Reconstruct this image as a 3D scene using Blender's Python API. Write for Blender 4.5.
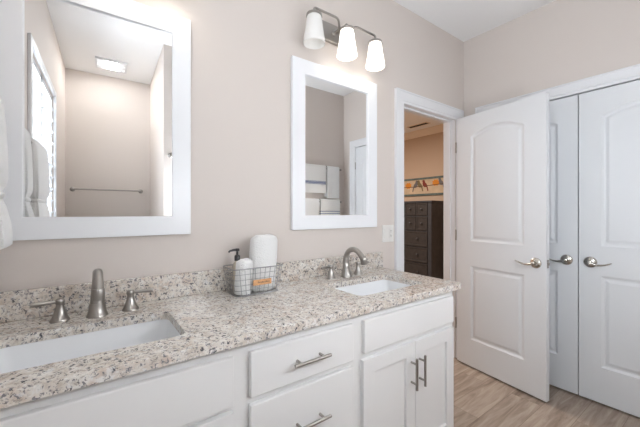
import bpy, bmesh, math, random
from mathutils import Vector, Matrix
PI = math.pi
random.seed(7)
for o in list(bpy.data.objects):
    bpy.data.objects.remove(o)
COL = bpy.context.scene.collection
scene = bpy.context.scene

# ------------------------------------------------------------------ camera
cam_d = bpy.data.cameras.new('camera'); cam = bpy.data.objects.new('camera', cam_d); COL.objects.link(cam)
cam.location = (0, -1.5236, 1.2521)
cam.rotation_euler = (PI / 2, 0, -0.6336)
cam_d.sensor_width = 36; cam_d.lens = 36 * 318.6 / 640; cam_d.shift_y = -0.0013
cam_d.clip_start = 0.02
scene.camera = cam

# ------------------------------------------------------------------ world, lights, exposure
W = bpy.data.worlds.new('daylight'); scene.world = W; W.use_nodes = True
W.node_tree.nodes['Background'].inputs[0].default_value = (0.86, 0.93, 1.0, 1)
W.node_tree.nodes['Background'].inputs[1].default_value = 3.0

def lamp(name, kind, loc, power, color=(1, 1, 1), size=.1, size_y=None, rot=(0, 0, 0)):
    d = bpy.data.lights.new(name, kind); d.energy = power; d.color = color
    if kind == 'AREA':
        d.size = size
        if size_y: d.shape = 'RECTANGLE'; d.size_y = size_y
    else:
        d.shadow_soft_size = size
    o = bpy.data.objects.new(name, d); COL.objects.link(o); o.location = loc; o.rotation_euler = rot
    return o
P_WINDOW, P_GLOBE, P_ALCOVE, P_BED, P_BULB = 52, 40, 80, 100, .20
lamp('window_daylight', 'AREA', (-.62, -1.375, 1.6), P_WINDOW, (.88, .94, 1.0), 1.0, 1.3, (0, -PI / 2, 0))
lamp('bedroom_fill', 'AREA', (2.6, 2.2, 2.66), P_BED, (1.0, .92, .84), .4)  # added fill that brightens the bedroom, no fixture behind it
vs = scene.view_settings
vs.view_transform = 'Standard'; vs.look = 'None'; vs.gamma = 1; vs.use_curve_mapping = False
vs.exposure = 0.0

# ------------------------------------------------------------------ helpers
def link(name, me, m=None, parent=None, loc=(0, 0, 0), rot=(0, 0, 0), smooth=True):
    o = bpy.data.objects.new(name, me); COL.objects.link(o)
    if m: me.materials.append(m)
    o.location = loc; o.rotation_euler = rot
    if parent: o.parent = parent
    return o

def wloc(o):
    v = Vector((0, 0, 0))
    while o is not None:
        v += o.location; o = o.parent
    return v

def obj(name, bm, m, parent=None, world=True, smooth=35, bevel=0, kind=None, label=None, seg=2, origin=None):
    """bm in world coordinates (world=True, unrotated parents) or parent-local ones."""
    bmesh.ops.remove_doubles(bm, verts=bm.verts, dist=1e-5)
    bmesh.ops.recalc_face_normals(bm, faces=bm.faces)
    off = Vector((0, 0, 0)); loc = Vector((0, 0, 0))
    if parent is not None:
        if world: off = wloc(parent)
    elif origin is not None:
        off = Vector(origin); loc = off
    else:
        xs = [v.co for v in bm.verts]
        off = Vector(((min(p.x for p in xs) + max(p.x for p in xs)) / 2, (min(p.y for p in xs) + max(p.y for p in xs)) / 2, min(p.z for p in xs))); loc = off
    bmesh.ops.translate(bm, verts=bm.verts, vec=-off)
    me = bpy.data.meshes.new(name); bm.to_mesh(me); bm.free()
    o = link(name, me, m, parent, loc)
    if smooth:
        for p in me.polygons: p.use_smooth = True
        me.set_sharp_from_angle(angle=math.radians(smooth))
    if bevel:
        b = o.modifiers.new('bevel', 'BEVEL'); b.width = bevel; b.segments = seg; b.limit_method = 'ANGLE'; b.angle_limit = math.radians(40)
        b.harden_normals = False
    if kind: o['kind'] = kind
    if label: o['label'] = label
    return o

def tag(o, label, cat, group=None, kind=None):
    o['label'] = label; o['category'] = cat
    if group: o['group'] = group
    if kind: o['kind'] = kind
    return o

def thing(name, label, cat, loc=(0, 0, 0), rotz=0, group=None):
    o = bpy.data.objects.new(name, None); COL.objects.link(o); o.location = loc; o.rotation_euler = (0, 0, rotz)
    o.empty_display_size = .05
    return tag(o, label, cat, group)

def dup(root, loc, label=None, rotz=None):
    def cp(o, par):
        c = o.copy(); COL.objects.link(c)
        if par: c.parent = par
        for ch in list(o.children): cp(ch, c)
        return c
    r = cp(root, None); r.location = loc
    if rotz is not None: r.rotation_euler = (0, 0, rotz)
    if label: r['label'] = label
    return r

def bx(bm, x0, x1, y0, y1, z0, z1):
    vs_ = [bm.verts.new((x, y, z)) for x in (x0, x1) for y in (y0, y1) for z in (z0, z1)]
    for f in ((0, 1, 3, 2), (4, 6, 7, 5), (0, 4, 5, 1), (2, 3, 7, 6), (0, 2, 6, 4), (1, 5, 7, 3)):
        bm.faces.new([vs_[i] for i in f])
    return bm

def B(*a):
    bm = bmesh.new()
    for q in ([a] if not hasattr(a[0], '__len__') else a): bx(bm, *q)
    return bm

def loft(bm, loops, cap0=True, cap1=True, closed=True):
    R = [[bm.verts.new(p) for p in l] for l in loops]
    n = len(R[0])
    for a, b in zip(R, R[1:]):
        for i in range(n if closed else n - 1):
            j = (i + 1) % n
            bm.faces.new((a[i], a[j], b[j], b[i]))
    if cap0: bm.faces.new(list(reversed(R[0])))
    if cap1: bm.faces.new(R[-1])
    return R

def lathe(bm, prof, origin=(0, 0, 0), axis=(0, 0, 1), n=28, cap=True):
    """prof: (radius, height) pairs along the axis"""
    q = Vector((0, 0, 1)).rotation_difference(Vector(axis).normalized()); O = Vector(origin)
    loops = []
    for r, h in prof:
        r = max(r, 2e-4)
        loops.append([O + q @ Vector((r * math.cos(2 * PI * i / n), r * math.sin(2 * PI * i / n), h)) for i in range(n)])
    loft(bm, loops, cap, cap)
    return bm

def tube(bm, pts, r, n=10, closed=False):
    pts = [Vector(p) for p in pts]
    rs = r if hasattr(r, '__len__') else [r] * len(pts)
    N = len(pts); loops = []; up = None
    for i, p in enumerate(pts):
        if closed: t = pts[(i + 1) % N] - pts[i - 1]
        else: t = pts[min(i + 1, N - 1)] - pts[max(i - 1, 0)]
        t.normalize()
        if up is None:
            up = Vector((0, 0, 1)) if abs(t.z) < .9 else Vector((1, 0, 0))
        a = t.cross(up); a.normalize(); b = a.cross(t); b.normalize(); up = b
        loops.append([p + (a * math.cos(2 * PI * k / n) + b * math.sin(2 * PI * k / n)) * rs[i] for k in range(n)])
    if closed:
        loops.append(loops[0]); loft(bm, loops, False, False)
    else: loft(bm, loops)
    return bm

def arcpts(pts, rad, seg=5):
    """polyline with rounded corners"""
    pts = [Vector(p) for p in pts]; out = [pts[0]]
    for a, b, c in zip(pts, pts[1:], pts[2:]):
        d0 = (a - b); d1 = (c - b); r = min(rad, d0.length * .48, d1.length * .48)
        p0 = b + d0.normalized() * r; p1 = b + d1.normalized() * r
        for k in range(seg + 1):
            t = k / seg; out.append((1 - t) ** 2 * p0 + 2 * t * (1 - t) * b + t * t * p1)
    out.append(pts[-1]); return out

def rrect(x0, x1, y0, y1, r, z, seg=6):
    out = []
    for cx, cy, a0 in ((x1 - r, y1 - r, 0), (x0 + r, y1 - r, PI / 2), (x0 + r, y0 + r, PI), (x1 - r, y0 + r, 1.5 * PI)):
        for k in range(seg + 1):
            a = a0 + PI / 2 * k / seg
            out.append(Vector((cx + r * math.cos(a), cy + r * math.sin(a), z)))
    return out

def offset_poly(P, d):
    """inward offset of a CCW convex outline of (u, v)"""
    n = len(P); out = []
    for i in range(n):
        p, a, b = Vector(P[i]), Vector(P[i - 1]), Vector(P[(i + 1) % n])
        e0 = (p - a).normalized(); e1 = (b - p).normalized()
        n0 = Vector((-e0.y, e0.x)); n1 = Vector((-e1.y, e1.x))
        m = (n0 + n1); m.normalize(); k = d / max(.3, m.dot(n0))
        out.append(p + m * k)
    return out

def flat_with_holes(bm, outer, holes, to3):
    """planar region with holes; returns (outer verts, [hole verts])"""
    edges = []; rings = []
    for ring in [outer] + holes:
        v = [bm.verts.new(to3(p)) for p in ring]; rings.append(v)
        for i in range(len(v)): edges.append(bm.edges.new((v[i], v[(i + 1) % len(v)])))
    bmesh.ops.triangle_fill(bm, use_beauty=True, use_dissolve=False, edges=edges)
    return rings

def panelled_slab(w, h, t, panels, steps, both=True):
    """door slab: u along +X from 0..w, z 0..h, faces at y=0 (front, facing -Y) and y=t; panels are CCW outlines in (u, z);
    steps = [(inset, depth), ...]"""
    bm = bmesh.new()
    outer = [(0, 0), (w, 0), (w, h), (0, h)]
    def side(y, s):
        rings = flat_with_holes(bm, outer, panels, lambda p: Vector((p[0], y, p[1])))
        for P, ring in zip(panels, rings[1:]):
            prev = ring
            for ins, dep in steps:
                Q = offset_poly([Vector(p) for p in P], ins)
                cur = [bm.verts.new((q.x, y + s * dep, q.y)) for q in Q]
                for i in range(len(cur)):
                    j = (i + 1) % len(cur); bm.faces.new((prev[i], prev[j], cur[j], cur[i]))
                prev = cur
            bm.faces.new(prev)
        return rings[0]
    a = side(0, 1)
    if both: b = side(t, -1)
    else:
        b = [bm.verts.new((p[0], t, p[1])) for p in outer]; bm.faces.new(b)
    for i in range(4):
        j = (i + 1) % 4; bm.faces.new((a[i], a[j], b[j], b[i]))
    return bm

def xf(bm, mat):
    bmesh.ops.transform(bm, matrix=mat, verts=bm.verts); return bm

# ------------------------------------------------------------------ materials
MATS = {}
def mat(name, color, rough=.5, metal=0, spec=.5, bump=None, emit=None, var=None, coat=0, sheen=0):
    m = bpy.data.materials.new(name); m.use_nodes = True; nt = m.node_tree; b = nt.nodes['Principled BSDF']
    b.inputs['Base Color'].default_value = (*color, 1); b.inputs['Roughness'].default_value = rough
    b.inputs['Metallic'].default_value = metal; b.inputs['Specular IOR Level'].default_value = spec
    b.inputs['Coat Weight'].default_value = coat
    if sheen: b.inputs['Sheen Weight'].default_value = sheen
    if emit: b.inputs['Emission Color'].default_value = (*emit[0], 1); b.inputs['Emission Strength'].default_value = emit[1]
    tc = nt.nodes.new('ShaderNodeTexCoord')
    if var:
        n = nt.nodes.new('ShaderNodeTexNoise'); n.inputs['Scale'].default_value = var[0]; n.inputs['Detail'].default_value = 4
        r = nt.nodes.new('ShaderNodeValToRGB')
        r.color_ramp.elements[0].position = .3; r.color_ramp.elements[1].position = .7
        r.color_ramp.elements[0].color = (*[c * (1 - var[1]) for c in color], 1); r.color_ramp.elements[1].color = (*[min(1, c * (1 + var[1])) for c in color], 1)
        nt.links.new(tc.outputs['Object'], n.inputs['Vector']); nt.links.new(n.outputs['Fac'], r.inputs['Fac']); nt.links.new(r.outputs[0], b.inputs['Base Color'])
    if bump:
        n = nt.nodes.new('ShaderNodeTexNoise'); n.inputs['Scale'].default_value = bump[0]; n.inputs['Detail'].default_value = 3
        bp = nt.nodes.new('ShaderNodeBump'); bp.inputs['Strength'].default_value = bump[1]; bp.inputs['Distance'].default_value = bump[2]
        nt.links.new(tc.outputs['Object'], n.inputs['Vector']); nt.links.new(n.outputs['Fac'], bp.inputs['Height']); nt.links.new(bp.outputs[0], b.inputs['Normal'])
    MATS[name] = m
    return m

M_wall = mat('greige_wall_paint', (.685, .625, .582), .75, bump=(260, .06, .002))
M_bedwall = mat('tan_bedroom_paint', (.53, .395, .295), .8)
M_ceil = mat('white_ceiling_paint', (.91, .91, .91), .85)
M_trim = mat('white_trim_paint', (.80, .81, .83), .35)
M_door = mat('white_door_paint', (.76, .78, .80), .4, bump=(90, .04, .002))
M_cab = mat('white_cabinet_paint', (.83, .825, .815), .38)
M_frame = mat('white_mirror_frame_paint', (.88, .895, .92), .3)
M_nickel = mat('brushed_nickel', (.38, .36, .335), .3, 1)
M_satin = mat('satin_nickel_lever', (.52, .50, .46), .24, 1)
M_chrome = mat('polished_steel_wire', (.35, .35, .36), .28, 1)
M_mirror = mat('silvered_glass', (.965, .97, .968), 0.0, 1)
M_porc = mat('white_porcelain', (.86, .87, .88), .12, spec=.5)
M_towel = mat('white_terry_towel', (.86, .86, .85), .95, bump=(190, .7, .008), sheen=.3)
M_plastic = mat('white_switch_plastic', (.80, .79, .76), .35)
M_dark = mat('black_pump_plastic', (.03, .028, .03), .3)
M_gap = mat('dark_slot', (.03, .03, .03), .8)
M_dresser = mat('charcoal_wood', (.030, .032, .039), .45, var=(14, .25))
M_soap = mat('cream_soap_bottle', (.62, .55, .45), .2)
M_leather = mat('tan_leather_tag', (.66, .36, .17), .55, var=(60, .15))
M_brand = mat('burnt_leather_mark', (.20, .10, .05), .7)

def node_mat(name):
    m = bpy.data.materials.new(name); m.use_nodes = True; MATS[name] = m
    return m, m.node_tree, m.node_tree.nodes, m.node_tree.links, m.node_tree.nodes['Principled BSDF']

def ramp(N, pts, interp='LINEAR'):
    r = N.new('ShaderNodeValToRGB'); cr = r.color_ramp; cr.interpolation = interp
    while len(cr.elements) < len(pts): cr.elements.new(.5)
    for e, (p, c) in zip(cr.elements, pts):
        e.position = p; e.color = (*c, 1) if hasattr(c, '__len__') else (c, c, c, 1)
    return r

def granite():
    m, nt, N, L, b = node_mat('speckled_granite')
    tc = N.new('ShaderNodeTexCoord')
    def noise(scale, det=3, rough=.6, dist=0, off=0):
        mp = N.new('ShaderNodeMapping'); mp.inputs['Location'].default_value = (off, off * 1.7, off * .6)
        L.new(tc.outputs['Object'], mp.inputs[0])
        n = N.new('ShaderNodeTexNoise'); n.inputs['Scale'].default_value = scale; n.inputs['Detail'].default_value = det
        n.inputs['Roughness'].default_value = rough; n.inputs['Distortion'].default_value = dist
        L.new(mp.outputs[0], n.inputs['Vector']); return n
    def mix(fac, a, c):
        x = N.new('ShaderNodeMix'); x.data_type = 'RGBA'
        L.new(fac, x.inputs[0])
        if hasattr(a, '__len__'): x.inputs[6].default_value = (*a, 1)
        else: L.new(a, x.inputs[6])
        x.inputs[7].default_value = (*c, 1)
        return x.outputs[2]
    base = noise(30, 4, .65, .5)
    r0 = ramp(N, [(.32, (.52, .45, .38)), (.44, (.67, .61, .54)), (.56, (.75, .71, .655)), (.72, (.82, .80, .76))]); L.new(base.outputs[0], r0.inputs[0])
    n5 = noise(16, 3, .6, .6, 31.); r5 = ramp(N, [(.52, 0), (.66, .55)]); L.new(n5.outputs[0], r5.inputs[0])
    c0 = mix(r5.outputs[0], r0.outputs[0], (.58, .45, .36))
    n1 = noise(95, 3, .65, .8, 3.1); r1 = ramp(N, [(.565, 0), (.61, .7)]); L.new(n1.outputs[0], r1.inputs[0])
    c1 = mix(r1.outputs[0], c0, (.36, .32, .29))
    n2 = noise(110, 3, .6, .6, 7.7); r2 = ramp(N, [(.575, 0), (.608, .92)]); L.new(n2.outputs[0], r2.inputs[0])
    c2 = mix(r2.outputs[0], c1, (.20, .195, .21))
    n3 = noise(68, 3, .6, .5, 12.3); r3 = ramp(N, [(.605, 0), (.638, .94)]); L.new(n3.outputs[0], r3.inputs[0])
    c3 = mix(r3.outputs[0], c2, (.075, .073, .085))
    n4 = noise(48, 3, .6, .6, 21.); r4 = ramp(N, [(.58, 0), (.66, .75)]); L.new(n4.outputs[0], r4.inputs[0])
    c4 = mix(r4.outputs[0], c3, (.80, .79, .77))
    L.new(c4, b.inputs['Base Color']); b.inputs['Roughness'].default_value = .16
    return m
M_granite = granite()

def plank_floor():
    m, nt, N, L, b = node_mat('oak_plank_floor')
    tc = N.new('ShaderNodeTexCoord')
    br = N.new('ShaderNodeTexBrick'); br.offset = .37; br.inputs['Scale'].default_value = 1
    br.inputs['Brick Width'].default_value = 1.22; br.inputs['Row Height'].default_value = .18
    br.inputs['Mortar Size'].default_value = .0012; br.inputs['Mortar Smooth'].default_value = .3
    br.inputs['Color1'].default_value = (0, 0, 0, 1); br.inputs['Color2'].default_value = (1, 1, 1, 1); br.inputs['Mortar'].default_value = (.5, .5, .5, 1)
    L.new(tc.outputs['Object'], br.inputs['Vector'])
    mp = N.new('ShaderNodeMapping'); mp.inputs['Scale'].default_value = (1.6, 15, 1); L.new(tc.outputs['Object'], mp.inputs[0])
    add = N.new('ShaderNodeVectorMath'); add.operation = 'MULTIPLY_ADD'; add.inputs[1].default_value = (7, 13, 0)
    L.new(br.outputs['Color'], add.inputs[0]); L.new(mp.outputs[0], add.inputs[2])
    n = N.new('ShaderNodeTexNoise'); n.inputs['Scale'].default_value = 1.6; n.inputs['Detail'].default_value = 6; n.inputs['Roughness'].default_value = .62; n.inputs['Distortion'].default_value = 1.1
    L.new(add.outputs[0], n.inputs['Vector'])
    r = ramp(N, [(.28, (.17, .122, .09)), (.45, (.275, .21, .165)), (.58, (.35, .28, .225)), (.75, (.43, .36, .295))]); L.new(n.outputs[0], r.inputs[0])
    hs = N.new('ShaderNodeHueSaturation'); L.new(r.outputs[0], hs.inputs['Color'])
    mr = N.new('ShaderNodeMapRange'); mr.inputs[3].default_value = .86; mr.inputs[4].default_value = 1.12
    sp = N.new('ShaderNodeSeparateColor'); L.new(br.outputs['Color'], sp.inputs[0]); L.new(sp.outputs[0], mr.inputs[0]); L.new(mr.outputs[0], hs.inputs['Value'])
    mx = N.new('ShaderNodeMix'); mx.data_type = 'RGBA'; L.new(br.outputs['Fac'], mx.inputs[0]); L.new(hs.outputs[0], mx.inputs[6]); mx.inputs[7].default_value = (.16, .11, .08, 1)
    L.new(mx.outputs[2], b.inputs['Base Color']); b.inputs['Roughness'].default_value = .42
    return m
M_floor = plank_floor()

def striped_towel(name, bands):
    m, nt, N, L, b = node_mat(name)
    tc = N.new('ShaderNodeTexCoord'); sx = N.new('ShaderNodeSeparateXYZ'); L.new(tc.outputs['Object'], sx.inputs[0])
    tot = None
    for z0, z1 in bands:
        g = N.new('ShaderNodeMath'); g.operation = 'COMPARE'; g.inputs[1].default_value = (z0 + z1) / 2; g.inputs[2].default_value = (z1 - z0) / 2
        L.new(sx.outputs[2], g.inputs[0])
        if tot is None: tot = g.outputs[0]
        else:
            a = N.new('ShaderNodeMath'); a.operation = 'ADD'; L.new(tot, a.inputs[0]); L.new(g.outputs[0], a.inputs[1]); tot = a.outputs[0]
    mx = N.new('ShaderNodeMix'); mx.data_type = 'RGBA'; L.new(tot, mx.inputs[0]); mx.inputs[6].default_value = (.87, .87, .85, 1); mx.inputs[7].default_value = (.19, .23, .38, 1)
    L.new(mx.outputs[2], b.inputs['Base Color']); b.inputs['Roughness'].default_value = .95
    n = N.new('ShaderNodeTexNoise'); n.inputs['Scale'].default_value = 350; bp = N.new('ShaderNodeBump'); bp.inputs['Strength'].default_value = .4; bp.inputs['Distance'].default_value = .004
    L.new(tc.outputs['Object'], n.inputs['Vector']); L.new(n.outputs[0], bp.inputs['Height']); L.new(bp.outputs[0], b.inputs['Normal'])
    return m

def shade_glass(name, e):
    m = mat(name, (.84, .83, .81), .25, emit=((1.0, .95, .88), e)); return m
M_shade_lit = shade_glass('lit_frosted_glass', 1.3)
M_shade_off = shade_glass('dim_frosted_glass', .03)
M_bulb = mat('glowing_bulb', (1, 1, 1), .5, emit=((1.0, .93, .84), 4))
M_bulb_dim = mat('dim_bulb', (.9, .9, .9), .5, emit=((1.0, .93, .84), .8))

def clear_glass():
    m, nt, N, L, b = node_mat('clear_window_glass')
    N.remove(b); out = N['Material Output']
    t = N.new('ShaderNodeBsdfTransparent'); g = N.new('ShaderNodeBsdfGlossy'); g.inputs['Roughness'].default_value = .02
    mx = N.new('ShaderNodeMixShader'); mx.inputs[0].default_value = .06
    L.new(t.outputs[0], mx.inputs[1]); L.new(g.outputs[0], mx.inputs[2]); L.new(mx.outputs[0], out.inputs[0])
    return m
M_glass = clear_glass()

# ------------------------------------------------------------------ the setting
XL, XC, XP, YB, YA, HC, WT = -.295, 2.70, .49, -1.66, -2.75, 2.766, .11
def struct(name, bm, m, bevel=0, smooth=0):
    return obj(name, bm, m, kind='structure', bevel=bevel, smooth=smooth)
struct('floor', B(XL - .15, 5.2, YA - .15, 4.0, -.08, 0), M_floor)
struct('ceiling', B(XL - .15, 5.2, YA - .15, 4.0, HC, HC + .08), M_ceil)
DX0, DX1, DZ = 1.872, 2.565, 2.055      # doorway in the vanity wall
def wall_cut(bm, axis, a, b, c0, c1, h0, h1, z1=HC):
    """wall slab between planes a..b, running c0..c1, opening h = (c, c, z, z)"""
    def put(c_0, c_1, z_0, z_1):
        if axis == 'y': bx(bm, c_0, c_1, a, b, z_0, z_1)
        else: bx(bm, a, b, c_0, c_1, z_0, z_1)
    oc0, oc1 = h0; oz0, oz1 = h1
    put(c0, oc0, 0, z1); put(oc1, c1, 0, z1); put(oc0, oc1, oz1, z1)
    if oz0 > 0: put(oc0, oc1, 0, oz0)
    return bm
struct('wall_front', wall_cut(bmesh.new(), 'y', 0, WT - .004, XL - .12, 5.1, (DX0, DX1), (0, DZ)), M_wall)
struct('wall_right', wall_cut(bmesh.new(), 'x', XC, XC + .10, YB - .11, -.0005, (-1.4335, -.200), (0, 2.068)), M_wall)
struct('wall_left', wall_cut(bmesh.new(), 'x', XL - .11, XL, YA - .11, -.0005, (-1.865, -.885), (.95, 2.195)), M_wall)
struct('wall_back', B(XP, XC + .1, YB - .11, YB, 0, HC), M_wall)
struct('wall_partition', B(XP, XP + .11, YA - .11, YB - .11, 0, HC), M_wall)
struct('wall_alcove', B(XL - .11, XP + .11, YA - .11, YA, 0, HC), M_wall)
struct('wall_closet', B((3.30, 3.36, -1.62, -.02, 0, HC), (2.80, 3.36, -1.68, -1.62, 0, HC)), M_wall)
# bedroom beyond the doorway
struct('wall_bedroom_right', B(5.0, 5.1, WT - .004, 3.9, 0, HC), M_bedwall)
struct('wall_bedroom_far', B(1.0, 5.1, 3.8, 3.9, 0, HC), M_bedwall)
struct('wall_bedroom_left', B(.9, 1.0, WT - .004, 3.9, 0, HC), M_bedwall)
struct('wall_bedroom_front', wall_cut(bmesh.new(), 'y', WT - .004, WT, 1.0, 5.0, (DX0, DX1), (0, DZ)), M_bedwall)
# crown moulding on the bedroom wall
cr = [(0, 0), (0, -.11), (-.012, -.11), (-.02, -.085), (-.05, -.055), (-.085, -.02), (-.10, -.014), (-.10, 0)]
bm = bmesh.new(); loft(bm, [[Vector((5.0 + u, y, HC + v)) for u, v in cr] for y in (WT, 3.8)])
M_crown = mat('cream_crown_paint', (.80, .68, .56), .5)
struct('trim_1', bm, M_crown)

# door casing round the entry doorway (vanity wall side) with jamb and stop
def casing_bm(profile_w, c0, c1, z, place, sides=(True, True)):
    """mitred flat casing: two legs and a head; place(c, out, z)"""
    bm = bmesh.new()
    prof = [(0, 0), (0, .010), (.004, .013), (.018, .013), (.022, .017), (.082 / .095 * profile_w, .017), (.086 / .095 * profile_w, .021), (profile_w, .021), (profile_w, 0)]
    loops = []
    for cc, zz, su, sz in ((c0, 0, -1, 0), (c0, z, -1, 1), (c1, z, 1, 1), (c1, 0, 1, 0)):
        loops.append([Vector(place(cc + su * w, o, zz + sz * w)) for w, o in prof])
    loft(bm, loops)
    return bm
t2 = casing_bm(.095, DX0 + .003, DX1 - .0 + .008, DZ - .006, lambda c, o, z: (c, -o - .0003, z))
struct('trim_2', t2, M_trim)
struct('trim_3', B((DX0 - .001, DX0 + .0015, -.0002, WT + .0002, 0, DZ), (DX1 - .0015, DX1 + .001, -.0002, WT + .0002, 0, DZ), (DX0, DX1, -.0002, WT + .0002, DZ - .0015, DZ + .001),
                   (DX0 + .0015, DX0 + .012, .04, .075, 0, DZ), (DX1 - .012, DX1 - .0015, .04, .075, 0, DZ), (DX0 + .012, DX1 - .012, .04, .075, DZ - .014, DZ - .0015)), M_trim)
# closet casing
struct('trim_4', casing_bm(.085, -1.4335, -.200, 2.062, lambda c, o, z: (XC - o - .0003, c, z)), M_trim)
struct('trim_5', B((XC, XC + .1, -.2015, -.199, 0, 2.068), (XC, XC + .1, -1.4345, -1.432, 0, 2.068), (XC, XC + .1, -1.4335, -.2, 2.0665, 2.069)), M_trim)
# baseboards
struct('baseboard_front', B(1.60, 1.776, -.014, -.0004, 0, .11), M_trim)
struct('baseboard_back', B(XP, XC, YB + .0004, YB + .014, 0, .11), M_trim)
struct('baseboard_alcove', B(XL, XP, YA + .0004, YA + .014, 0, .11), M_trim)
struct('baseboard_left', B(XL + .0004, XL + .014, YA, -.62, 0, .11), M_trim)
struct('baseboard_partition', B(XP - .014, XP - .0004, YA, YB - .11, 0, .11), M_trim)
struct('baseboard_bedroom', B(4.986, 4.9996, WT, 3.8, 0, .13), M_trim)

# window in the left wall: frame, casing, sill, glass
win = bpy.data.objects.new('window_1', None); COL.objects.link(win); win.location = (XL, -1.375, .95); win['kind'] = 'structure'; win['label'] = 'bright window in the left wall above the towels'
wy0, wy1, wz0, wz1 = -1.865, -.885, .95, 2.195
bm = B((XL - .10, XL - .06, wy0, wy0 + .04, wz0, wz1), (XL - .10, XL - .06, wy1 - .04, wy1, wz0, wz1), (XL - .10, XL - .06, wy0 + .04, wy1 - .04, wz0, wz0 + .04), (XL - .10, XL - .06, wy0 + .04, wy1 - .04, wz1 - .04, wz1),
       (XL - .095, XL - .065, wy0 + .04, wy1 - .04, 1.53, 1.565))
obj('sash_frame', bm, M_trim, win, smooth=0)
obj('pane', B(XL - .082, XL - .078, wy0 + .04, wy1 - .04, wz0 + .04, wz1 - .04), M_glass, win, smooth=0)
bm = B((XL, XL + .016, wy0 - .042, wy0, wz0, wz1 + .045), (XL, XL + .016, wy1, wy1 + .045, wz0, wz1 + .045), (XL, XL + .016, wy0, wy1, wz1, wz1 + .045))
obj('casing', bm, M_trim, win, smooth=0, bevel=.003)
obj('sill', B(XL - .06, XL + .035, wy0 - .055, wy1 + .058, wz0 - .03, wz0), M_trim, win, smooth=0, bevel=.004)
# plantation shutter with tilted louvres inside the window
sh = thing('window_shutter', 'white louvred shutter set inside the bright left window', 'window shutter', (XL - .025, -1.375, .952))
bm = B((XL - .04, XL - .01, wy0 + .002, wy0 + .03, wz0 + .002, wz1 - .002), (XL - .04, XL - .01, wy1 - .03, wy1 - .002, wz0 + .002, wz1 - .002), (XL - .04, XL - .01, -1.40, -1.35, wz0 + .002, wz1 - .002),
       (XL - .04, XL - .01, wy0 + .03, wy1 - .03, wz0 + .002, wz0 + .06), (XL - .04, XL - .01, wy0 + .03, wy1 - .03, wz1 - .04, wz1 - .002))
obj('shutter_frame', bm, M_trim, sh, smooth=0)
bm = bmesh.new()
for k in range(12):
    z = wz0 + .10 + k * .091
    for a, b_ in ((wy0 + .032, -1.402), (-1.348, wy1 - .032)):
        c, s_ = math.cos(.75), math.sin(.75); xm = XL - .028
        pr = [(-.044, -.002), (0, -.004), (.044, -.002), (.044, .002), (0, .004), (-.044, .002)]
        loft(bm, [[Vector((xm + u * c - v * s_, y, z + u * s_ + v * c)) for u, v in pr] for y in (a, b_)])
lm, lnt, lN, lL, lb = node_mat('white_translucent_louvre'); lb.inputs['Base Color'].default_value = (.85, .86, .87, 1)
tr = lN.new('ShaderNodeBsdfTranslucent'); tr.inputs['Color'].default_value = (.9, .92, .95, 1); ms = lN.new('ShaderNodeMixShader'); ms.inputs[0].default_value = .22
lL.new(lb.outputs[0], ms.inputs[1]); lL.new(tr.outputs[0], ms.inputs[2]); lL.new(ms.outputs[0], lN['Material Output'].inputs[0])
obj('louvres', bm, lm, sh, smooth=0)

# ------------------------------------------------------------------ doors
def panel_outlines(w, z0, z1, z2, zs, zp, m0, m1):
    low = [(m0, z0), (w - m1, z0), (w - m1, z1), (m0, z1)]
    up = [(m0, z2), (w - m1, z2)]
    n = 16
    for k in range(n + 1):
        t = 1 - 2 * k / n
        up.append(((w - m1 + m0) / 2 + t * (w - m1 - m0) / 2, zs + (zp - zs) * (1 - t * t)))
    return [low, up]
STEPS = [(.004, .003), (.014, .009), (.024, .009), (.040, .003), (.044, .0025)]

def lever_handle(parent, u, z, y, sgn, direction, m=M_satin):
    """rosette, neck and curved lever on a face at y (outward = sgn * Y in local space), lever pointing direction * X"""
    bm = bmesh.new()
    lathe(bm, [(.036, 0), (.036, .004), (.033, .009), (.020, .013), (.013, .015), (.011, .030), (.0115, .040), (.0, .046)], (u, y, z), (0, sgn, 0), 32)
    r = obj('rosette', bm, m, parent, world=False, smooth=50)
    bm = bmesh.new()
    pts = []; rs = []
    for k in range(15):
        t = k / 14
        pts.append((u + direction * .114 * t, y + sgn * (.043 - .012 * math.sin(t * PI) * .6), z - .002 - .012 * math.sin(t * PI) + .010 * t * t))
        rs.append(.0088 - .0055 * t ** 1.1)
    tube(bm, pts, rs, 12)
    obj('lever', bm, m, parent, world=False, smooth=60)

def door(name, w, h, t, label, loc, rotz, panels, both=True):
    bm = panelled_slab(w, h, t, panels, STEPS, both)
    bmesh.ops.remove_doubles(bm, verts=bm.verts, dist=1e-5); bmesh.ops.recalc_face_normals(bm, faces=bm.faces)
    me = bpy.data.meshes.new(name); bm.to_mesh(me); bm.free()
    o = link(name, me, M_door, None, loc, (0, 0, rotz)); o['kind'] = 'structure'; o['label'] = label
    return o
# open entry leaf: local X runs from the hinge to the free edge, local -Y is the visible face
ang = math.atan2(-.729 + .0415, 2.4265 - 2.522)
LW = .686
d1 = door('door_1', LW, 2.028, .035, 'open white two panel arched bathroom door swung in front of the closet', (2.522, -.0415, .012), ang, panel_outlines(LW, .218, .81, 1.012, 1.853, 1.913, .13, .14))
lever_handle(d1, .621, .902, 0, -1, -1)
lever_handle(d1, .621, .902, .035, 1, -1)
obj('latch_plate', B(LW - .0005, LW + .0012, .006, .029, .875, .93), M_nickel, d1, world=False, smooth=0)
obj('latch_bolt', B(LW + .0012, LW + .009, .011, .024, .893, .911), M_satin, d1, world=False, smooth=0, bevel=.002)
for z in (1.80, 1.065, .325):
    bm = bmesh.new(); lathe(bm, [(.0, 0), (.0055, .001), (.0055, .089), (.0, .09)], (-.008, -.004, z - .057), (0, 0, 1), 12)
    bx(bm, -.0016, .0, .0, .03, z - .057, z + .033)
    obj('hinge', bm, M_nickel, d1, world=False, smooth=40)
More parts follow.
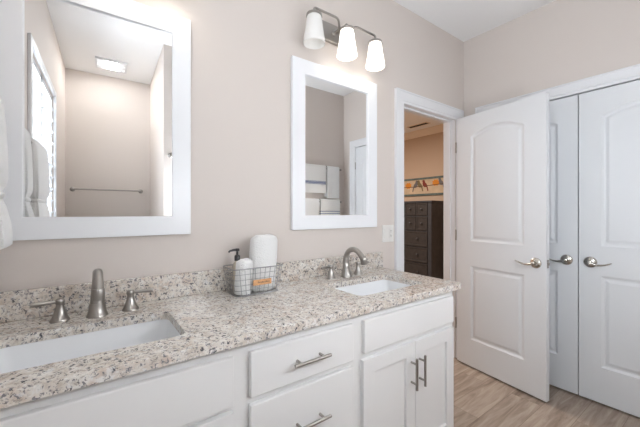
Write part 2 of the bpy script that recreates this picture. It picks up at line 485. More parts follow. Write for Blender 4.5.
# closet pair: local X along -Y of the room, visible face (-Y local) looks to -X
CW = .6110
cd = panel_outlines(CW, .232, .828, 1.022, 1.870, 1.925, .115, .115)
d2 = door('door_2', CW, 2.044, .035, 'closed white closet door half hidden behind the open door', (XC + .001, -.2025, .012), -PI / 2, cd)
d3 = door('door_3', CW, 2.044, .035, 'closed white closet door at the right edge of the photo', (XC + .001, -.8195, .012), -PI / 2, cd)
lever_handle(d2, CW - .062, .912, 0, -1, -1)
lever_handle(d3, .062, .912, 0, -1, 1)
for d_, xx in ((d2, -.001), (d3, CW + .001)):
    for z in (1.82, 1.06, .25):
        bm = bmesh.new(); lathe(bm, [(.0, 0), (.005, .001), (.005, .087), (.0, .088)], (xx, -.005, z - .044), (0, 0, 1), 12)
        obj('hinge', bm, M_nickel, d_, world=False, smooth=40)

# ------------------------------------------------------------------ vanity cabinet
VX0, VX1, VF, CT = XL + .003, 1.568, -.575, .85     # face frame front plane at VF, doors in front of it
van = thing('vanity_cabinet', 'long white double vanity cabinet with drawers between two sink bases', 'cabinet', (.64, -.3, 0))
bm = B((VX0, VX0 + .018, VF + .02, -.004, .0, CT), (VX1 - .018, VX1, VF + .02, -.004, 0, CT), (VX0 + .018, VX1 - .018, VF + .02, -.004, .10, .118),
       (VX0 + .018, VX1 - .018, -.016, -.004, .118, CT), (.371, .389, VF + .02, -.016, .118, CT), (.868, .886, VF + .02, -.016, .118, CT),
       (VX0 + .018, VX1 - .018, VF + .075, VF + .09, 0, .10))
obj('body', bm, M_cab, van, smooth=0)
fr = []
for a, b_ in ((VX0, VX0 + .035), (.345, .432), (.83, .922), (VX1 - .035, VX1)): fr.append((a, b_, VF, VF + .02, .10, CT))
for a, b_ in ((VX0 + .035, .345), (.432, .83), (.922, VX1 - .035)):
    fr.append((a, b_, VF, VF + .02, .805, CT)); fr.append((a, b_, VF, VF + .02, .10, .125)); fr.append((a, b_, VF, VF + .02, .645, .68))
fr.append((.432, .83, VF, VF + .02, .375, .41))
obj('face_frame', B(*fr), M_cab, van, smooth=0)
def bar_pull(par, p0, p1, out, rad=.006):
    """bar pull between p0 and p1 on a front at y; posts reach back to the front"""
    p0, p1 = Vector(p0), Vector(p1); d = (p1 - p0)
    bm = bmesh.new(); tube(bm, [p0, p0 + d * .5, p1], rad, 14)
    for f_ in (.18, .82):
        q = p0 + d * f_; tube(bm, [q, q + Vector((0, out, 0))], rad * .8, 12)
    return obj('handle', bm, M_nickel, par, smooth=50)
FY = VF - .020
def slab(name, x0, x1, z0, z1, label=None):
    return obj(name, B(x0, x1, FY, VF - .0005, z0, z1), M_cab, van, smooth=0, bevel=.0035, label=label)
for z0, z1 in ((.670, .816), (.402, .648), (.134, .380)):
    d = slab('drawer', .415, .847, z0, z1)
    zc = (z0 + z1) / 2
    bar_pull(d, (.558, FY - .032, zc), (.708, FY - .032, zc), .032)
slab('false_front', -.283, .361, .664, .816); slab('false_front', .906, 1.550, .680, .816)
def shaker(x0, x1, z0, z1, hx):
    w, h = x1 - x0, z1 - z0
    bm = panelled_slab(w, h, .0195, [[(.062, .062), (w - .062, .062), (w - .062, h - .062), (.062, h - .062)]], [(.001, .012)], False)
    bmesh.ops.translate(bm, verts=bm.verts, vec=(x0, FY, z0))
    d = obj('door', bm, M_cab, van, smooth=0, bevel=.0012)
    bar_pull(d, (hx, FY - .032, .452), (hx, FY - .032, .593), .032)
shaker(-.283, .0375, .108, .648, .006); shaker(.0405, .361, .108, .648, .072)
shaker(.900, 1.2295, .108, .655, 1.2005); shaker(1.2325, 1.550, .108, .655, 1.261)

# ------------------------------------------------------------------ countertop with backsplash
top = thing('vanity_countertop', 'speckled beige granite countertop with backsplash over the vanity', 'countertop', (.65, -.3, CT))
S1 = (-.215, .250, -.495, -.205); S2 = (.985, 1.450, -.490, -.208)
outer = [Vector((XL + .002, -.002, 0)), Vector((XL + .002, -.612, 0))]
r_ = .02
for k in range(6):
    a = -PI / 2 + PI / 2 * k / 5; outer.append(Vector((1.605 - r_ + r_ * math.cos(a), -.612 + r_ + r_ * math.sin(a), 0)))
outer.append(Vector((1.625, -.002, 0)))
holes = [rrect(*S1, .03, 0), rrect(*S2, .03, 0)]
bm = bmesh.new()
rt = flat_with_holes(bm, outer, holes, lambda p: Vector((p[0], p[1], .88)))
rb = flat_with_holes(bm, outer, holes, lambda p: Vector((p[0], p[1], CT + .0005)))
for A, C_ in zip(rt, rb):
    for i in range(len(A)):
        j = (i + 1) % len(A); bm.faces.new((A[i], A[j], C_[j], C_[i]))
obj('slab', bm, M_granite, top, smooth=30, bevel=.003)
obj('backsplash', B(XL + .002, 1.640, -.022, -.002, .8802, .982), M_granite, top, smooth=0, bevel=.002)

# ------------------------------------------------------------------ undermount sinks
def sink(rect, label):
    x0, x1, y0, y1 = rect; cx, cy = (x0 + x1) / 2, (y0 + y1) / 2
    t = thing('undermount_sink', label, 'sink', (cx, cy, .69), 0, 'undermount sinks in the vanity')
    bm = bmesh.new(); loops = []
    for ins, z, r in ((-.018, CT, .04), (-.004, CT, .035), (-.003, CT - .004, .034), (.004, CT - .06, .04), (.012, CT - .11, .05), (.03, CT - .132, .06), (.06, CT - .140, .07), (.11, CT - .145, .03)):
        loops.append(rrect(x0 + ins, x1 - ins, y0 + ins, y1 - ins, r, z))
    loft(bm, loops, False, True)
    lo2 = []
    for ins, z, r in ((-.018, CT, .04), (-.018, CT - .012, .04), (-.008, CT - .014, .04), (-.005, CT - .11, .05), (.03, CT - .148, .06), (.11, CT - .158, .03)):
        lo2.append(rrect(x0 + ins, x1 - ins, y0 + ins, y1 - ins, r, z))
    loft(bm, lo2, False, True)
    obj('basin', bm, M_porc, t, smooth=50)
    bm = bmesh.new(); lathe(bm, [(.031, 0), (.031, .002), (.026, .004), (.022, .003), (.021, .007), (.010, .010), (.0, .011)], (cx, cy + .02, CT - .1448), (0, 0, 1), 28)
    obj('drain', bm, M_nickel, t, smooth=50)
    return t
sink(S1, 'white rectangular undermount sink under the larger left mirror')
sink(S2, 'white rectangular undermount sink at the vanity end nearest the doorway')

# ------------------------------------------------------------------ widespread faucets
def faucet(cx, label):
    y = -.118; z = .8802
    t = thing('widespread_faucet', label, 'faucet', (cx, y, z), 0, 'brushed nickel faucets')
    bm = bmesh.new()
    pts = []; rs = []
    n = 30
    path = arcpts([(cx, y, z), (cx, y, z + .05), (cx, y + .004, z + .09), (cx, y - .002, z + .128), (cx, y - .030, z + .158), (cx, y - .070, z + .166), (cx, y - .110, z + .150), (cx, y - .138, z + .118), (cx, y - .146, z + .098)], .03, 4)
    L = len(path)
    for i, p in enumerate(path):
        f = i / (L - 1); rs.append(.0245 - .0095 * min(1, f * 2.4) ** .7 if f < .46 else .0150 + .0012 * max(0, (f - .75) * 4))
    tube(bm, path, rs, 20)
    obj('spout', bm, M_nickel, t, smooth=60)
    bm = bmesh.new(); lathe(bm, [(.034, 0), (.034, .004), (.031, .008), (.0275, .020), (.025, .034), (.0235, .046), (.0, .048)], (cx, y, z), (0, 0, 1), 32)
    obj('spout_base', bm, M_nickel, t, smooth=50)
    bm = bmesh.new(); lathe(bm, [(.0155, 0), (.0172, .003), (.0178, .030), (.0165, .036), (.0, .037)], (cx, y - .1475, z + .088), (0, .06, 1), 20)
    obj('spout_tip', bm, M_nickel, t, smooth=50)
    for s_ in (-1, 1):
        hx = cx + s_ * .105
        bm = bmesh.new()
        lathe(bm, [(.029, 0), (.029, .004), (.026, .009), (.0225, .014), (.018, .026), (.0135, .042), (.011, .054), (.0115, .057), (.0135, .060), (.0135, .070), (.010, .075), (.0, .076)], (hx, y + .012, z), (0, 0, 1), 32)
        h = obj('handle', bm, M_nickel, t, smooth=45)
        bm = bmesh.new()
        tube(bm, [(hx, y + .012, z + .066), (hx + s_ * .02, y + .010, z + .066), (hx + s_ * .05, y + .004, z + .067), (hx + s_ * .068, y, z + .067), (hx + s_ * .076, y - .002, z + .066)], [.0062, .0062, .0072, .0085, .006], 14)
        obj('lever', bm, M_nickel, h, smooth=60)
    return t
faucet(.033, 'brushed nickel faucet behind the left sink, spout seen head on')
faucet(1.223, 'brushed nickel faucet behind the right sink, arched spout seen from the side')

# ------------------------------------------------------------------ framed mirrors
def framed_mirror(x0, x1, z0, z1, ix0, ix1, iz0, iz1, label, yaw=0):
    t = thing('framed_mirror', label, 'mirror', ((x0 + x1) / 2, -.001, z0), 0, 'white framed mirrors over the vanity')
    bm = bmesh.new(); loops = []
    def ring(a, b_, c, d, y): return [Vector((a, y, c)), Vector((b_, y, c)), Vector((b_, y, d)), Vector((a, y, d))]
    rl = [ring(x0, x1, z0, z1, -.001), ring(x0, x1, z0, z1, -.024), ring(ix0, ix1, iz0, iz1, -.024), ring(ix0, ix1, iz0, iz1, -.002)]
    loft(bm, rl, False, False)
    R = [v for v in bm.verts]
    for i in range(4): bm.faces.new((R[i], R[(i + 1) % 4], R[12 + (i + 1) % 4], R[12 + i]))
    obj('frame', bm, M_frame, t, smooth=0, bevel=.002)
    w, h = ix1 - ix0 - .001, iz1 - iz0 - .001
    bm = B(-w / 2, w / 2, -.001, .001, -h / 2, h / 2)
    me = bpy.data.meshes.new('glass'); bm.to_mesh(me); bm.free()
    g = link('glass', me, M_mirror, t, Vector(((ix0 + ix1) / 2, -.012, (iz0 + iz1) / 2)) - t.location, (0, 0, yaw))
    return t
framed_mirror(-.262, .3805, 1.156, 2.118, -.176, .3034, 1.2365, 2.036, 'larger looking white framed mirror at left reflecting the window and alcove', -.022)
framed_mirror(.915, 1.579, 1.156, 2.118, 1.000, 1.496, 1.2365, 2.036, 'white framed mirror under the lit lamps reflecting the towel bars')

# ------------------------------------------------------------------ vanity light with three shades
LXC, LY = 1.237, -.108
vl = thing('vanity_light', 'brushed nickel three shade wall light above the right mirror', 'wall light', (LXC, 0, 2.335))
bm = bmesh.new(); bx(bm, LXC - .125, LXC + .125, -.022, -.001, 2.278, 2.388)
obj('backplate', bm, M_nickel, vl, smooth=0, bevel=.004)
for s_ in (-1, 1):
    bm = bmesh.new()
    x_in, x_out = LXC + s_ * .035, LXC + s_ * .236
    p = arcpts([(LXC + s_ * .03, -.02, 2.335), (LXC + s_ * .03, -.075, 2.335), (x_in + s_ * .03, LY, 2.370), (x_out, LY, 2.370), (x_out, LY, 2.340)], .022, 5)
    tube(bm, p, .0065, 12)
    lathe(bm, [(.014, 0), (.014, .005), (.009, .010)], (LXC + s_ * .03, -.022, 2.335), (0, -1, 0), 20)
    obj('arm', bm, M_nickel, vl, smooth=60)
bm = bmesh.new()
tube(bm, arcpts([(LXC, -.02, 2.345), (LXC, LY, 2.362), (LXC, LY, 2.340)], .015, 5), .0065, 12)
obj('arm', bm, M_nickel, vl, smooth=60)
for k, dx in enumerate((-.236, 0, .236)):
    x = LXC + dx
    bm = bmesh.new(); lathe(bm, [(.008, .026), (.012, .020), (.034, .013), (.043, .009), (.044, -.004), (.042, -.004), (.041, .004), (.006, .008)], (x, LY, 2.322), (0, 0, 1), 32)
    obj('shade_holder', bm, M_nickel, vl, smooth=45)
    bm = bmesh.new()
    pr = [(.0395, .0), (.042, -.015), (.048, -.06), (.055, -.105), (.0605, -.138), (.0605, -.146), (.0575, -.148), (.0570, -.138), (.052, -.105), (.045, -.06), (.039, -.015), (.0365, 0)]
    lathe(bm, pr + [pr[0]], (x, LY, 2.318), (0, 0, 1), 36, cap=False)
    obj('lamp_shade', bm, M_shade_off if k == 0 else M_shade_lit, vl, smooth=60, label='dimmer frosted glass shade' if k == 0 else 'brightly glowing frosted glass shade')
    bm = bmesh.new(); lathe(bm, [(.0, -.055), (.012, -.052), (.023, -.038), (.026, -.022), (.021, -.004), (.013, .018), (.012, .04), (0, .041)], (x, LY, 2.275), (0, 0, 1), 20)
    obj('bulb', bm, M_bulb_dim if k == 0 else M_bulb, vl, smooth=60)
    if k:
        l = lamp('bulb_light', 'POINT', (0, 0, 0), P_BULB, (1, .9, .78), .03); l.parent = vl; l.location = Vector((x, LY, 2.180)) - vl.location

dup(vl, (.062, 0, 2.345), 'brushed nickel three shade wall light above the left mirror')

# ------------------------------------------------------------------ switch and outlet plate
sw = thing('switch_plate', 'white two gang switch and outlet plate beside the doorway', 'switch plate', (1.709, -.001, 1.047))
obj('plate', B(1.651, 1.767, -.006, -.0006, 1.047, 1.166), M_plastic, sw, smooth=0, bevel=.002)
obj('rocker', B(1.668, 1.701, -.0095, -.006, 1.073, 1.140), M_plastic, sw, smooth=0, bevel=.0015)
ol = obj('outlet', B(1.718, 1.751, -.0085, -.006, 1.073, 1.140), M_plastic, sw, smooth=0, bevel=.0015)
bm = bmesh.new()
for zc in (1.090, 1.123):
    bx(bm, 1.7275, 1.7295, -.0089, -.0084, zc - .001, zc + .007); bx(bm, 1.7395, 1.7415, -.0089, -.0084, zc - .001, zc + .006); bx(bm, 1.7325, 1.7365, -.0089, -.0084, zc - .009, zc - .005)
obj('socket_slots', bm, M_gap, ol, smooth=0)

# ------------------------------------------------------------------ wire basket with towels and soap
bz = .8805
bk = thing('wire_basket', 'small steel wire basket with a tan tag on the countertop', 'basket', (.65, -.14, bz))
tx0, tx1, ty0, ty1, tz = .511, .760, -.205, -.055, 1.004     # rim
bx0, bx1, by0, by1 = .530, .742, -.192, -.066                 # floor
def brect(f, r=.022):
    l = lambda a, b_: a + (b_ - a) * f
    return rrect(l(bx0, tx0), l(bx1, tx1), l(by0, ty0), l(by1, ty1), r, bz + .003 + f * (tz - bz - .003))
bm = bmesh.new(); tube(bm, brect(1), .0026, 8, closed=True); obj('rim', bm, M_chrome, bk, smooth=60)
bm = bmesh.new()
for f in (0, .2, .4, .6, .8): tube(bm, brect(f), .0019 if f == 0 else .0012, 6, closed=True)
lo, hi = brect(0), brect(1)
def lerp(a, b_, t): return a + (b_ - a) * t
nx, ny = 9, 5
for k in range(nx):
    t = (k + .5) / nx
    xb, xt = lerp(bx0 + .012, bx1 - .012, t), lerp(tx0 + .012, tx1 - .012, t)
    tube(bm, [(xt, ty0, tz), (xb, by0, bz + .0035), (xb, by1, bz + .0035), (xt, ty1, tz)], .0012, 6)
for k in range(ny):
    t = (k + .5) / ny
    yb, yt = lerp(by0 + .01, by1 - .01, t), lerp(ty0 + .01, ty1 - .01, t)
    tube(bm, [(tx0, yt, tz), (bx0, yb, bz + .0022), (bx1, yb, bz + .0022), (tx1, yt, tz)], .0012, 6)
obj('wire_mesh', bm, M_chrome, bk, smooth=60)
tg = obj('leather_tag', B(.600, .690, -.2065, -.2020, .926, .951), M_leather, bk, smooth=0, bevel=.001)
xf_t = tg
bm = bmesh.new()
for k in range(9):
    x = .622 + k * .0066; bx(bm, x, x + .0042, -.2072, -.2065, .935, .935 + (.006 if k % 3 else .008))
obj('stamped_mark', bm, M_brand, tg, smooth=0)

def rolled_towel(name, cx, cy, z0, w, d, h, lean, label, turns=2.6):
    t = thing(name, label, 'towel', (cx, cy, z0), 0, 'rolled white towels in the wire basket')
    bm = bmesh.new(); loops = []; n = 40
    prof = [(.80, 0), (.93, .012), (1.0, .04), (1.0, .3), (.985, .6), (.99, .85), (.97, .93), (.90, .975), (.78, .993), (.72, 1.0)]
    for s_, f in prof:
        z = z0 + h * f
        l = []
        for i in range(n):
            a = 2 * PI * i / n
            wob = 1 + .018 * math.sin(3 * a + 5 * f) + .012 * math.sin(7 * a + 9 * f)
            # outer flap of the roll ends in a small step
            step = .03 * (1 - ((a - 4.2) % (2 * PI)) / (2 * PI))
            c, s2 = math.cos(a), math.sin(a)
            px = math.copysign(abs(c) ** .8, c); py = math.copysign(abs(s2) ** .8, s2)
            l.append(Vector((cx + lean[0] * f + w / 2 * s_ * (wob + step - .02) * px, cy + lean[1] * f + d / 2 * s_ * (wob + step - .02) * py, z + .004 * math.sin(2 * a) * f)))
        loops.append(l)
    loft(bm, loops)
    r = obj('roll', bm, M_towel, t, smooth=70)
    # spiral edge of the rolled cloth on the top face
    bm = bmesh.new(); pts = []
    for k in range(90):
        f = k / 89; a = f * turns * 2 * PI; rr = .10 + .60 * f
        pts.append((cx + lean[0] + w / 2 * rr * math.cos(a), cy + lean[1] + d / 2 * rr * math.sin(a), z0 + h - .001))
    tube(bm, pts, .0035, 8); obj('spiral_edge', bm, M_towel, t, smooth=70)
rolled_towel('rolled_towel', .674, -.124, bz + .005, .134, .104, .256, (.024, .006), 'tall thick rolled white towel standing in the wire basket')
rolled_towel('rolled_towel', .572, -.152, bz + .005, .074, .076, .152, (.012, .004), 'short rolled white towel beside the soap pump in the basket', 2.0)
sp = thing('soap_dispenser', 'soap dispenser with black pump behind the short rolled towel', 'soap dispenser', (.572, -.090, bz + .005))
bm = bmesh.new(); lathe(bm, [(.018, 0), (.021, .004), (.021, .115), (.018, .128), (.010, .138), (.010, .146), (0, .147)], (.572, -.090, bz + .005), (0, 0, 1), 24)
obj('bottle', bm, M_soap, sp, smooth=50)
bm = bmesh.new(); lathe(bm, [(.013, .142), (.013, .164), (.010, .168), (.005, .170), (.005, .185), (.010, .187), (.0105, .195), (.008, .199), (0, .2)], (.572, -.090, bz + .005), (0, 0, 1), 20)
tube(bm, [(.572, -.090, bz + .197), (.555, -.092, bz + .198), (.534, -.096, bz + .195), (.528, -.097, bz + .190)], [.0065, .006, .0048, .004], 10)
obj('pump', bm, M_dark, sp, smooth=50)

# ------------------------------------------------------------------ towel bars
def towel_bar(a, b_, wall_n, label, group=None, r=.008):
    """a, b_: bar ends; wall_n: vector from the bar back to the wall"""
    a, b_, w = Vector(a), Vector(b_), Vector(wall_n); mid = (a + b_) / 2 + w
    t = thing('towel_bar', label, 'towel bar', mid, 0, group)
    bm = bmesh.new(); tube(bm, [a, (a + b_) / 2, b_], r, 14); obj('bar', bm, M_nickel, t, smooth=60)
    for p in (a, b_):
        bm = bmesh.new(); d = w.length
        lathe(bm, [(.024, .0005), (.024, .006), (.016, .012), (.010, .018), (.009, d - .014), (.013, d - .008), (.013, d + .010), (.008, d + .014), (0, d + .015)], p + w, -w, 24)
        obj('post', bm, M_nickel, t, smooth=45)
    return t
BX, BZ = XL + .069, 1.575
towel_bar((BX, -.150, BZ), (BX, -.825, BZ), (XL - BX, 0, 0), 'nickel towel bar on the left wall under the window edge')
towel_bar((-.235, YA + .07, 1.50), (.393, YA + .07, 1.50), (0, -.07, 0), 'bare nickel towel bar on the alcove back wall')
RY = YB + .07
towel_bar((1.93, RY, 1.79), (2.586, RY, 1.79), (0, -.07, 0), 'upper of two nickel towel bars reflected in the right mirror')
towel_bar((1.93, RY, 1.385), (2.586, RY, 1.385), (0, -.07, 0), 'lower of two nickel towel bars reflected in the right mirror')
hk = thing('robe_hook', 'small nickel robe hook on the wall past the alcove', 'hook', (.545, YB, 1.77))
bm = bmesh.new(); lathe(bm, [(.022, .0005), (.022, .006), (.014, .012), (.009, .018), (.009, .05), (.016, .056), (.017, .066), (.0, .07)], (.545, YB, 1.77), (0, 1, 0), 24)
obj('hook_peg', bm, M_nickel, hk, smooth=45)

def draped(name, x0, x1, ztop, zf, zb, y, label, m, group, seed=0, thick=.016):
    """towel folded over a bar that runs along X at height ztop - .012; front drop zf, back drop zb"""
    rnd = random.Random(seed); bm = bmesh.new(); ri, zc = .012, ztop - .012 - thick
    nx = 14; loops = []
    for i in range(nx + 1):
        u = i / nx; x = x0 + (x1 - x0) * u
        wv = .004 * math.sin(u * 9 + seed) + .002 * math.sin(u * 23 + seed * 2)
        ro = ri + thick
        pin, pout = [], []
        for k in range(6): 
            f = k / 5; z = zf + (zc - zf) * f
            pin.append((ri - .002 + wv * (1 - f), z)); pout.append((ro + wv * (1 - f), z))
        for k in range(1, 8):
            a = PI * k / 8; pin.append((ri * math.cos(a), zc + ri * math.sin(a))); pout.append((ro * math.cos(a), zc + ro * math.sin(a)))
        for k in range(6):
            f = 1 - k / 5; z = zb + (zc - zb) * f
            pin.append((-ri, z)); pout.append((-ro, z))
        loops.append([Vector((x, y + p, z)) for p, z in pout] + [Vector((x, y + p, z)) for p, z in reversed(pin)])
    loft(bm, loops)
    o = obj(name, bm, m, smooth=60, origin=((x0 + x1) / 2, y, zf)); tag(o, label, 'towel', group)
    return o
g4 = 'folded towels on the double towel bars'
draped('hand_towel', 1.955, 2.338, 1.826, 1.487, 1.50, RY, 'wide white towel with a broad blue band on the upper towel bar', striped_towel('blue_band_terry', [(.105, .112), (.116, .130), (.134, .141)]), g4, 1)
draped('hand_towel', 2.360, 2.548, 1.826, 1.430, 1.45, RY, 'narrow plain white towel on the upper towel bar', M_towel, g4, 2)
draped('hand_towel', 1.955, 2.240, 1.421, 1.06, 1.08, RY, 'plain white towel on the lower towel bar under the banded towel', M_towel, g4, 3)
draped('hand_towel', 2.262, 2.556, 1.421, 1.06, 1.08, RY, 'white towel with two thin blue stripes on the lower towel bar', striped_towel('thin_stripe_terry', [(.178, .186), (.205, .213)]), g4, 4)

def cinched_towel(y0, y1, zc, zbot, label, seed):
    """thick bath towel over the left wall bar, gathered with a tie, flaring below it"""
    cy = (y0 + y1) / 2; hw = abs(y1 - y0) / 2
    t = thing('bath_towel', label, 'towel', (BX, cy, zbot), 0, 'gathered towels on the left wall bar')
    bm = bmesh.new(); loops = []; n = 44
    prof = [(1.0, 1.05, zbot), (1.08, 1.22, zbot + .006), (1.08, 1.24, zbot + .03), (1.04, 1.16, zbot + .07), (.88, .90, zc - .035), (.74, .72, zc - .012), (.70, .66, zc), (.74, .72, zc + .012),
            (.94, .92, zc + .030), (1.0, 1.0, zc + .05), (1.0, 1.0, zc + .12), (1.0, .92, BZ - .07), (1.0, .78, BZ - .005), (1.0, .66, BZ + .010), (.99, .48, BZ + .019), (.985, .15, BZ + .023)]
    for a_, b_, z in prof:
        l = []; low = max(0, min(1, (BZ - z) / .3))
        for i in range(n):
            a = 2 * PI * i / n; c, s_ = math.cos(a), math.sin(a)
            fold = 1 + (.05 * math.sin(6 * a + seed) + .035 * math.sin(11 * a + seed * 3)) * low
            py = math.copysign(abs(c) ** .38, c); px = math.copysign(abs(s_) ** .7, s_)
            l.append(Vector((BX + .037 * b_ * fold * px, cy + hw * a_ * fold * py, z)))
        loops.append(l)
    loft(bm, loops); obj('drape', bm, M_towel, t, smooth=75)
    bm = bmesh.new(); l = []
    for i in range(36):
        a = 2 * PI * i / 36; c, s_ = math.cos(a), math.sin(a)
        l.append(Vector((BX + .037 * .66 * math.copysign(abs(s_) ** .7, s_), cy + hw * .70 * math.copysign(abs(c) ** .55, c), zc)))
    tube(bm, l, .010, 8, closed=True); obj('tie', bm, M_towel, t, smooth=70)
cinched_towel(-.165, -.300, 1.305, 1.150, 'gathered white towel on the left wall bar nearest the mirror', 1)
cinched_towel(-.455, -.795, 1.310, 1.12, 'wider gathered white towel on the left wall bar farther from the mirror', 4)

# ------------------------------------------------------------------ ceiling fan light in the alcove, globes added on the back wall as fill
fl = thing('ceiling_fan_light', 'square white exhaust fan light glowing on the alcove ceiling', 'ceiling light', (.105, -2.38, HC - .03))
bm = B((-.03, .24, -2.50, -2.48, HC - .022, HC - .0005), (-.03, .24, -2.28, -2.26, HC - .022, HC - .0005), (-.03, -.012, -2.48, -2.28, HC - .022, HC - .0005), (.222, .24, -2.48, -2.28, HC - .022, HC - .0005))
for k in range(3):
    bx(bm, -.002 + k * .014, .004 + k * .014, -2.48, -2.28, HC - .02, HC - .008); bx(bm, .176 + k * .014, .182 + k * .014, -2.48, -2.28, HC - .02, HC - .008)
obj('grille', bm, M_trim, fl, smooth=0)
obj('lens', B(.044, .166, -2.455, -2.305, HC - .026, HC - .0005), mat('glowing_fan_lens', (1, 1, 1), .5, emit=((.98, .98, .97), P_ALCOVE)), fl, smooth=0, bevel=.004)
M_globe = mat('fill_globe_glow', (.9, .9, .9), .4, emit=((.86, .925, 1.0), P_GLOBE))
gl = thing('fill_globe', 'added glowing fill globe on the back wall beside the alcove', 'wall light', (.78, YB, 1.42), 0, 'added fill globes on the back wall')  # invented globe, added to light the vanity and cabinets from the front
bm = bmesh.new(); lathe(bm, [(.06, .0005), (.06, .010), (.045, .018), (.012, .022), (.012, .03), (.04, .034), (.042, .05), (0, .051)], (.78, YB, 1.42), (0, 1, 0), 32); obj('mount', bm, M_nickel, gl, smooth=40)
bm = bmesh.new(); lathe(bm, [(.095 * math.sin(PI * k / 20), .095 * math.cos(PI * k / 20)) for k in range(21)], (.78, YB + .138, 1.42), (0, 0, 1), 40); obj('globe', bm, M_globe, gl, smooth=60)
dup(gl, (1.62, YB, 1.42), 'added glowing fill globe on the back wall left of the towel bars')

# ------------------------------------------------------------------ bedroom: dresser, picture, vent
DXF, DY0, DY1, DH = 4.50, 1.555, 2.40, 1.45
dr = thing('tall_dresser', 'tall charcoal wood chest of drawers seen through the doorway', 'dresser', (4.74, (DY0 + DY1) / 2, 0))
bm = B((DXF + .012, 4.975, DY0 + .01, DY0 + .035, .0, DH - .03), (DXF + .012, 4.975, DY1 - .035, DY1 - .01, 0, DH - .03), (4.955, 4.975, DY0 + .035, DY1 - .035, .08, DH - .03), (DXF + .012, 4.955, DY0 + .035, DY1 - .035, .08, .11),
       (DXF + .004, DXF + .012, DY0 + .008, DY0 + .075, 0, DH - .03), (DXF + .004, DXF + .012, DY1 - .075, DY1 - .008, 0, DH - .03), (DXF + .02, DXF + .03, DY0 + .035, DY1 - .035, .08, DH - .03))
obj('carcass', bm, M_dresser, dr, smooth=0)
obj('top', B(DXF - .015, 4.985, DY0 - .01, DY1 + .01, DH - .03, DH), M_dresser, dr, smooth=0, bevel=.005)
M_drawer = mat('dark_wood_drawer', (.026, .0225, .0225), .45, var=(18, .25))
def dresser_drawer(ya, yb, za, zb, knobs):
    bm = panelled_slab(yb - ya, zb - za, .018, [[(.02, .02), (yb - ya - .02, .02), (yb - ya - .02, zb - za - .02), (.02, zb - za - .02)]], [(.006, .006)], False)
    xf(bm, Matrix.Translation((DXF + .001, yb, za)) @ Matrix.Rotation(-PI / 2, 4, 'Z'))
    d = obj('drawer', bm, M_drawer, dr, smooth=0)
    for ky in knobs:
        b2 = bmesh.new(); lathe(b2, [(.008, 0), (.007, .012), (.016, .018), (.017, .025), (.010, .030), (0, .031)], (DXF + .001, ky, (za + zb) / 2), (-1, 0, 0), 16)
        obj('knob', b2, M_dark, d, smooth=50)
rows = [(1.21, 1.41), (.96, 1.185), (.69, .935), (.425, .665), (.11, .40)]
yi0, yi1 = DY0 + .08, DY1 - .08; cw = (yi1 - yi0) / 3
for ri_, (za, zb) in enumerate(rows):
    if ri_ < 2:
        for k in range(3): dresser_drawer(yi0 + k * cw + .005, yi0 + (k + 1) * cw - .005, za, zb, [yi0 + (k + .5) * cw])
    else: dresser_drawer(yi0 + .005, yi1 - .005, za, zb, [yi0 + cw * .85, yi1 - cw * .85])

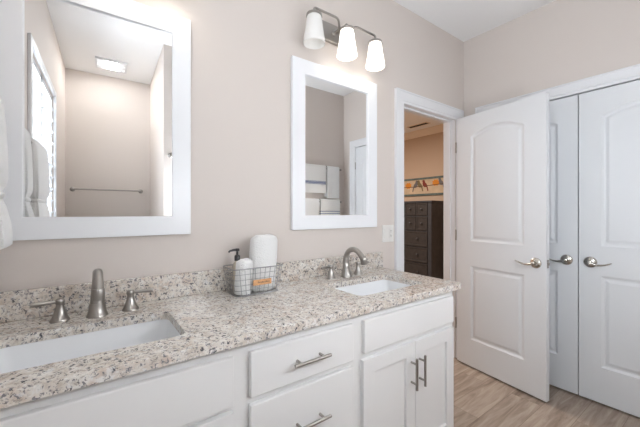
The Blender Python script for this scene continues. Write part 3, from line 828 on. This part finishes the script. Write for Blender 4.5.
PY0, PY1, PZ0, PZ1 = 1.60, 2.72, 1.565, 1.895
pc = thing('bird_picture', 'wide framed picture of birds on a branch above the dresser', 'picture', (4.99, (PY0 + PY1) / 2, PZ0))
M_pframe = mat('grey_green_wood', (.10, .13, .12), .6, var=(20, .3))
M_canvas = mat('cream_canvas', (.55, .42, .29), .8, var=(9, .12))
bm = B((4.972, 4.998, PY0, PY0 + .035, PZ0, PZ1), (4.972, 4.998, PY1 - .035, PY1, PZ0, PZ1), (4.972, 4.998, PY0 + .035, PY1 - .035, PZ0, PZ0 + .035), (4.972, 4.998, PY0 + .035, PY1 - .035, PZ1 - .035, PZ1))
obj('frame', bm, M_pframe, pc, smooth=0)
obj('canvas', B(4.982, 4.997, PY0 + .035, PY1 - .035, PZ0 + .035, PZ1 - .035), M_canvas, pc, smooth=0)
bm = bmesh.new(); tube(bm, [(4.981, PY0 + .05, 1.755), (4.981, 1.9, 1.745), (4.981, 2.3, 1.735), (4.981, PY1 - .05, 1.742)], .006, 6)
obj('painted_branch', bm, mat('brown_paint', (.12, .06, .03), .7), pc)
def bird(y, z, s, m, flip=1):
    out = [(-.055, -.085), (-.04, -.09), (-.022, -.03), (.012, -.03), (.036, -.005), (.044, .03), (.040, .055), (.058, .062), (.038, .072), (.022, .078), (.008, .066), (.0, .04), (-.022, .02), (-.038, -.02)]
    bm = bmesh.new()
    loft(bm, [[Vector((x, y - flip * u * s, z + v * s)) for u, v in out] for x in (4.9818, 4.9785)])
    obj('painted_bird', bm, m, pc, smooth=0)
OR_ = mat('orange_paint', (.62, .22, .02), .7); GR_ = mat('grey_paint', (.14, .13, .13), .7); OL_ = mat('olive_paint', (.17, .13, .06), .7); RD_ = mat('red_paint', (.20, .03, .02), .7)
def flower(y, z, s):
    bm = bmesh.new(); out = []
    for k in range(16):
        a = 2 * PI * k / 16; r = (.05 if k % 2 else .036) * s; out.append((r * 1.25 * math.cos(a), r * math.sin(a)))
    loft(bm, [[Vector((x, y + u, z + v)) for u, v in out] for x in (4.9818, 4.979)]); obj('painted_blossom', bm, OR_, pc, smooth=0)
flower(2.395, 1.765, 1.3); bird(2.235, 1.755, 1.25, GR_, 1); bird(2.13, 1.755, 1.25, OL_, -1); bird(2.02, 1.755, 1.25, RD_, -1); flower(1.80, 1.785, 1.3); bird(1.69, 1.77, 1.2, GR_, -1)

vt = thing('ceiling_register', 'dark slotted air register on the bedroom ceiling', 'air vent', (4.62, 1.9, HC - .012))
bm = B((4.56, 4.68, 1.70, 1.715, HC - .012, HC - .0005), (4.56, 4.68, 2.085, 2.10, HC - .012, HC - .0005), (4.56, 4.575, 1.715, 2.085, HC - .012, HC - .0005), (4.665, 4.68, 1.715, 2.085, HC - .012, HC - .0005))
obj('grille_frame', bm, M_crown, vt, smooth=0)
bm = bmesh.new()
for k in range(4): bx(bm, 4.578 + k * .022, 4.592 + k * .022, 1.715, 2.085, HC - .009, HC - .0005)
obj('louvre', bm, M_gap, vt, smooth=0)
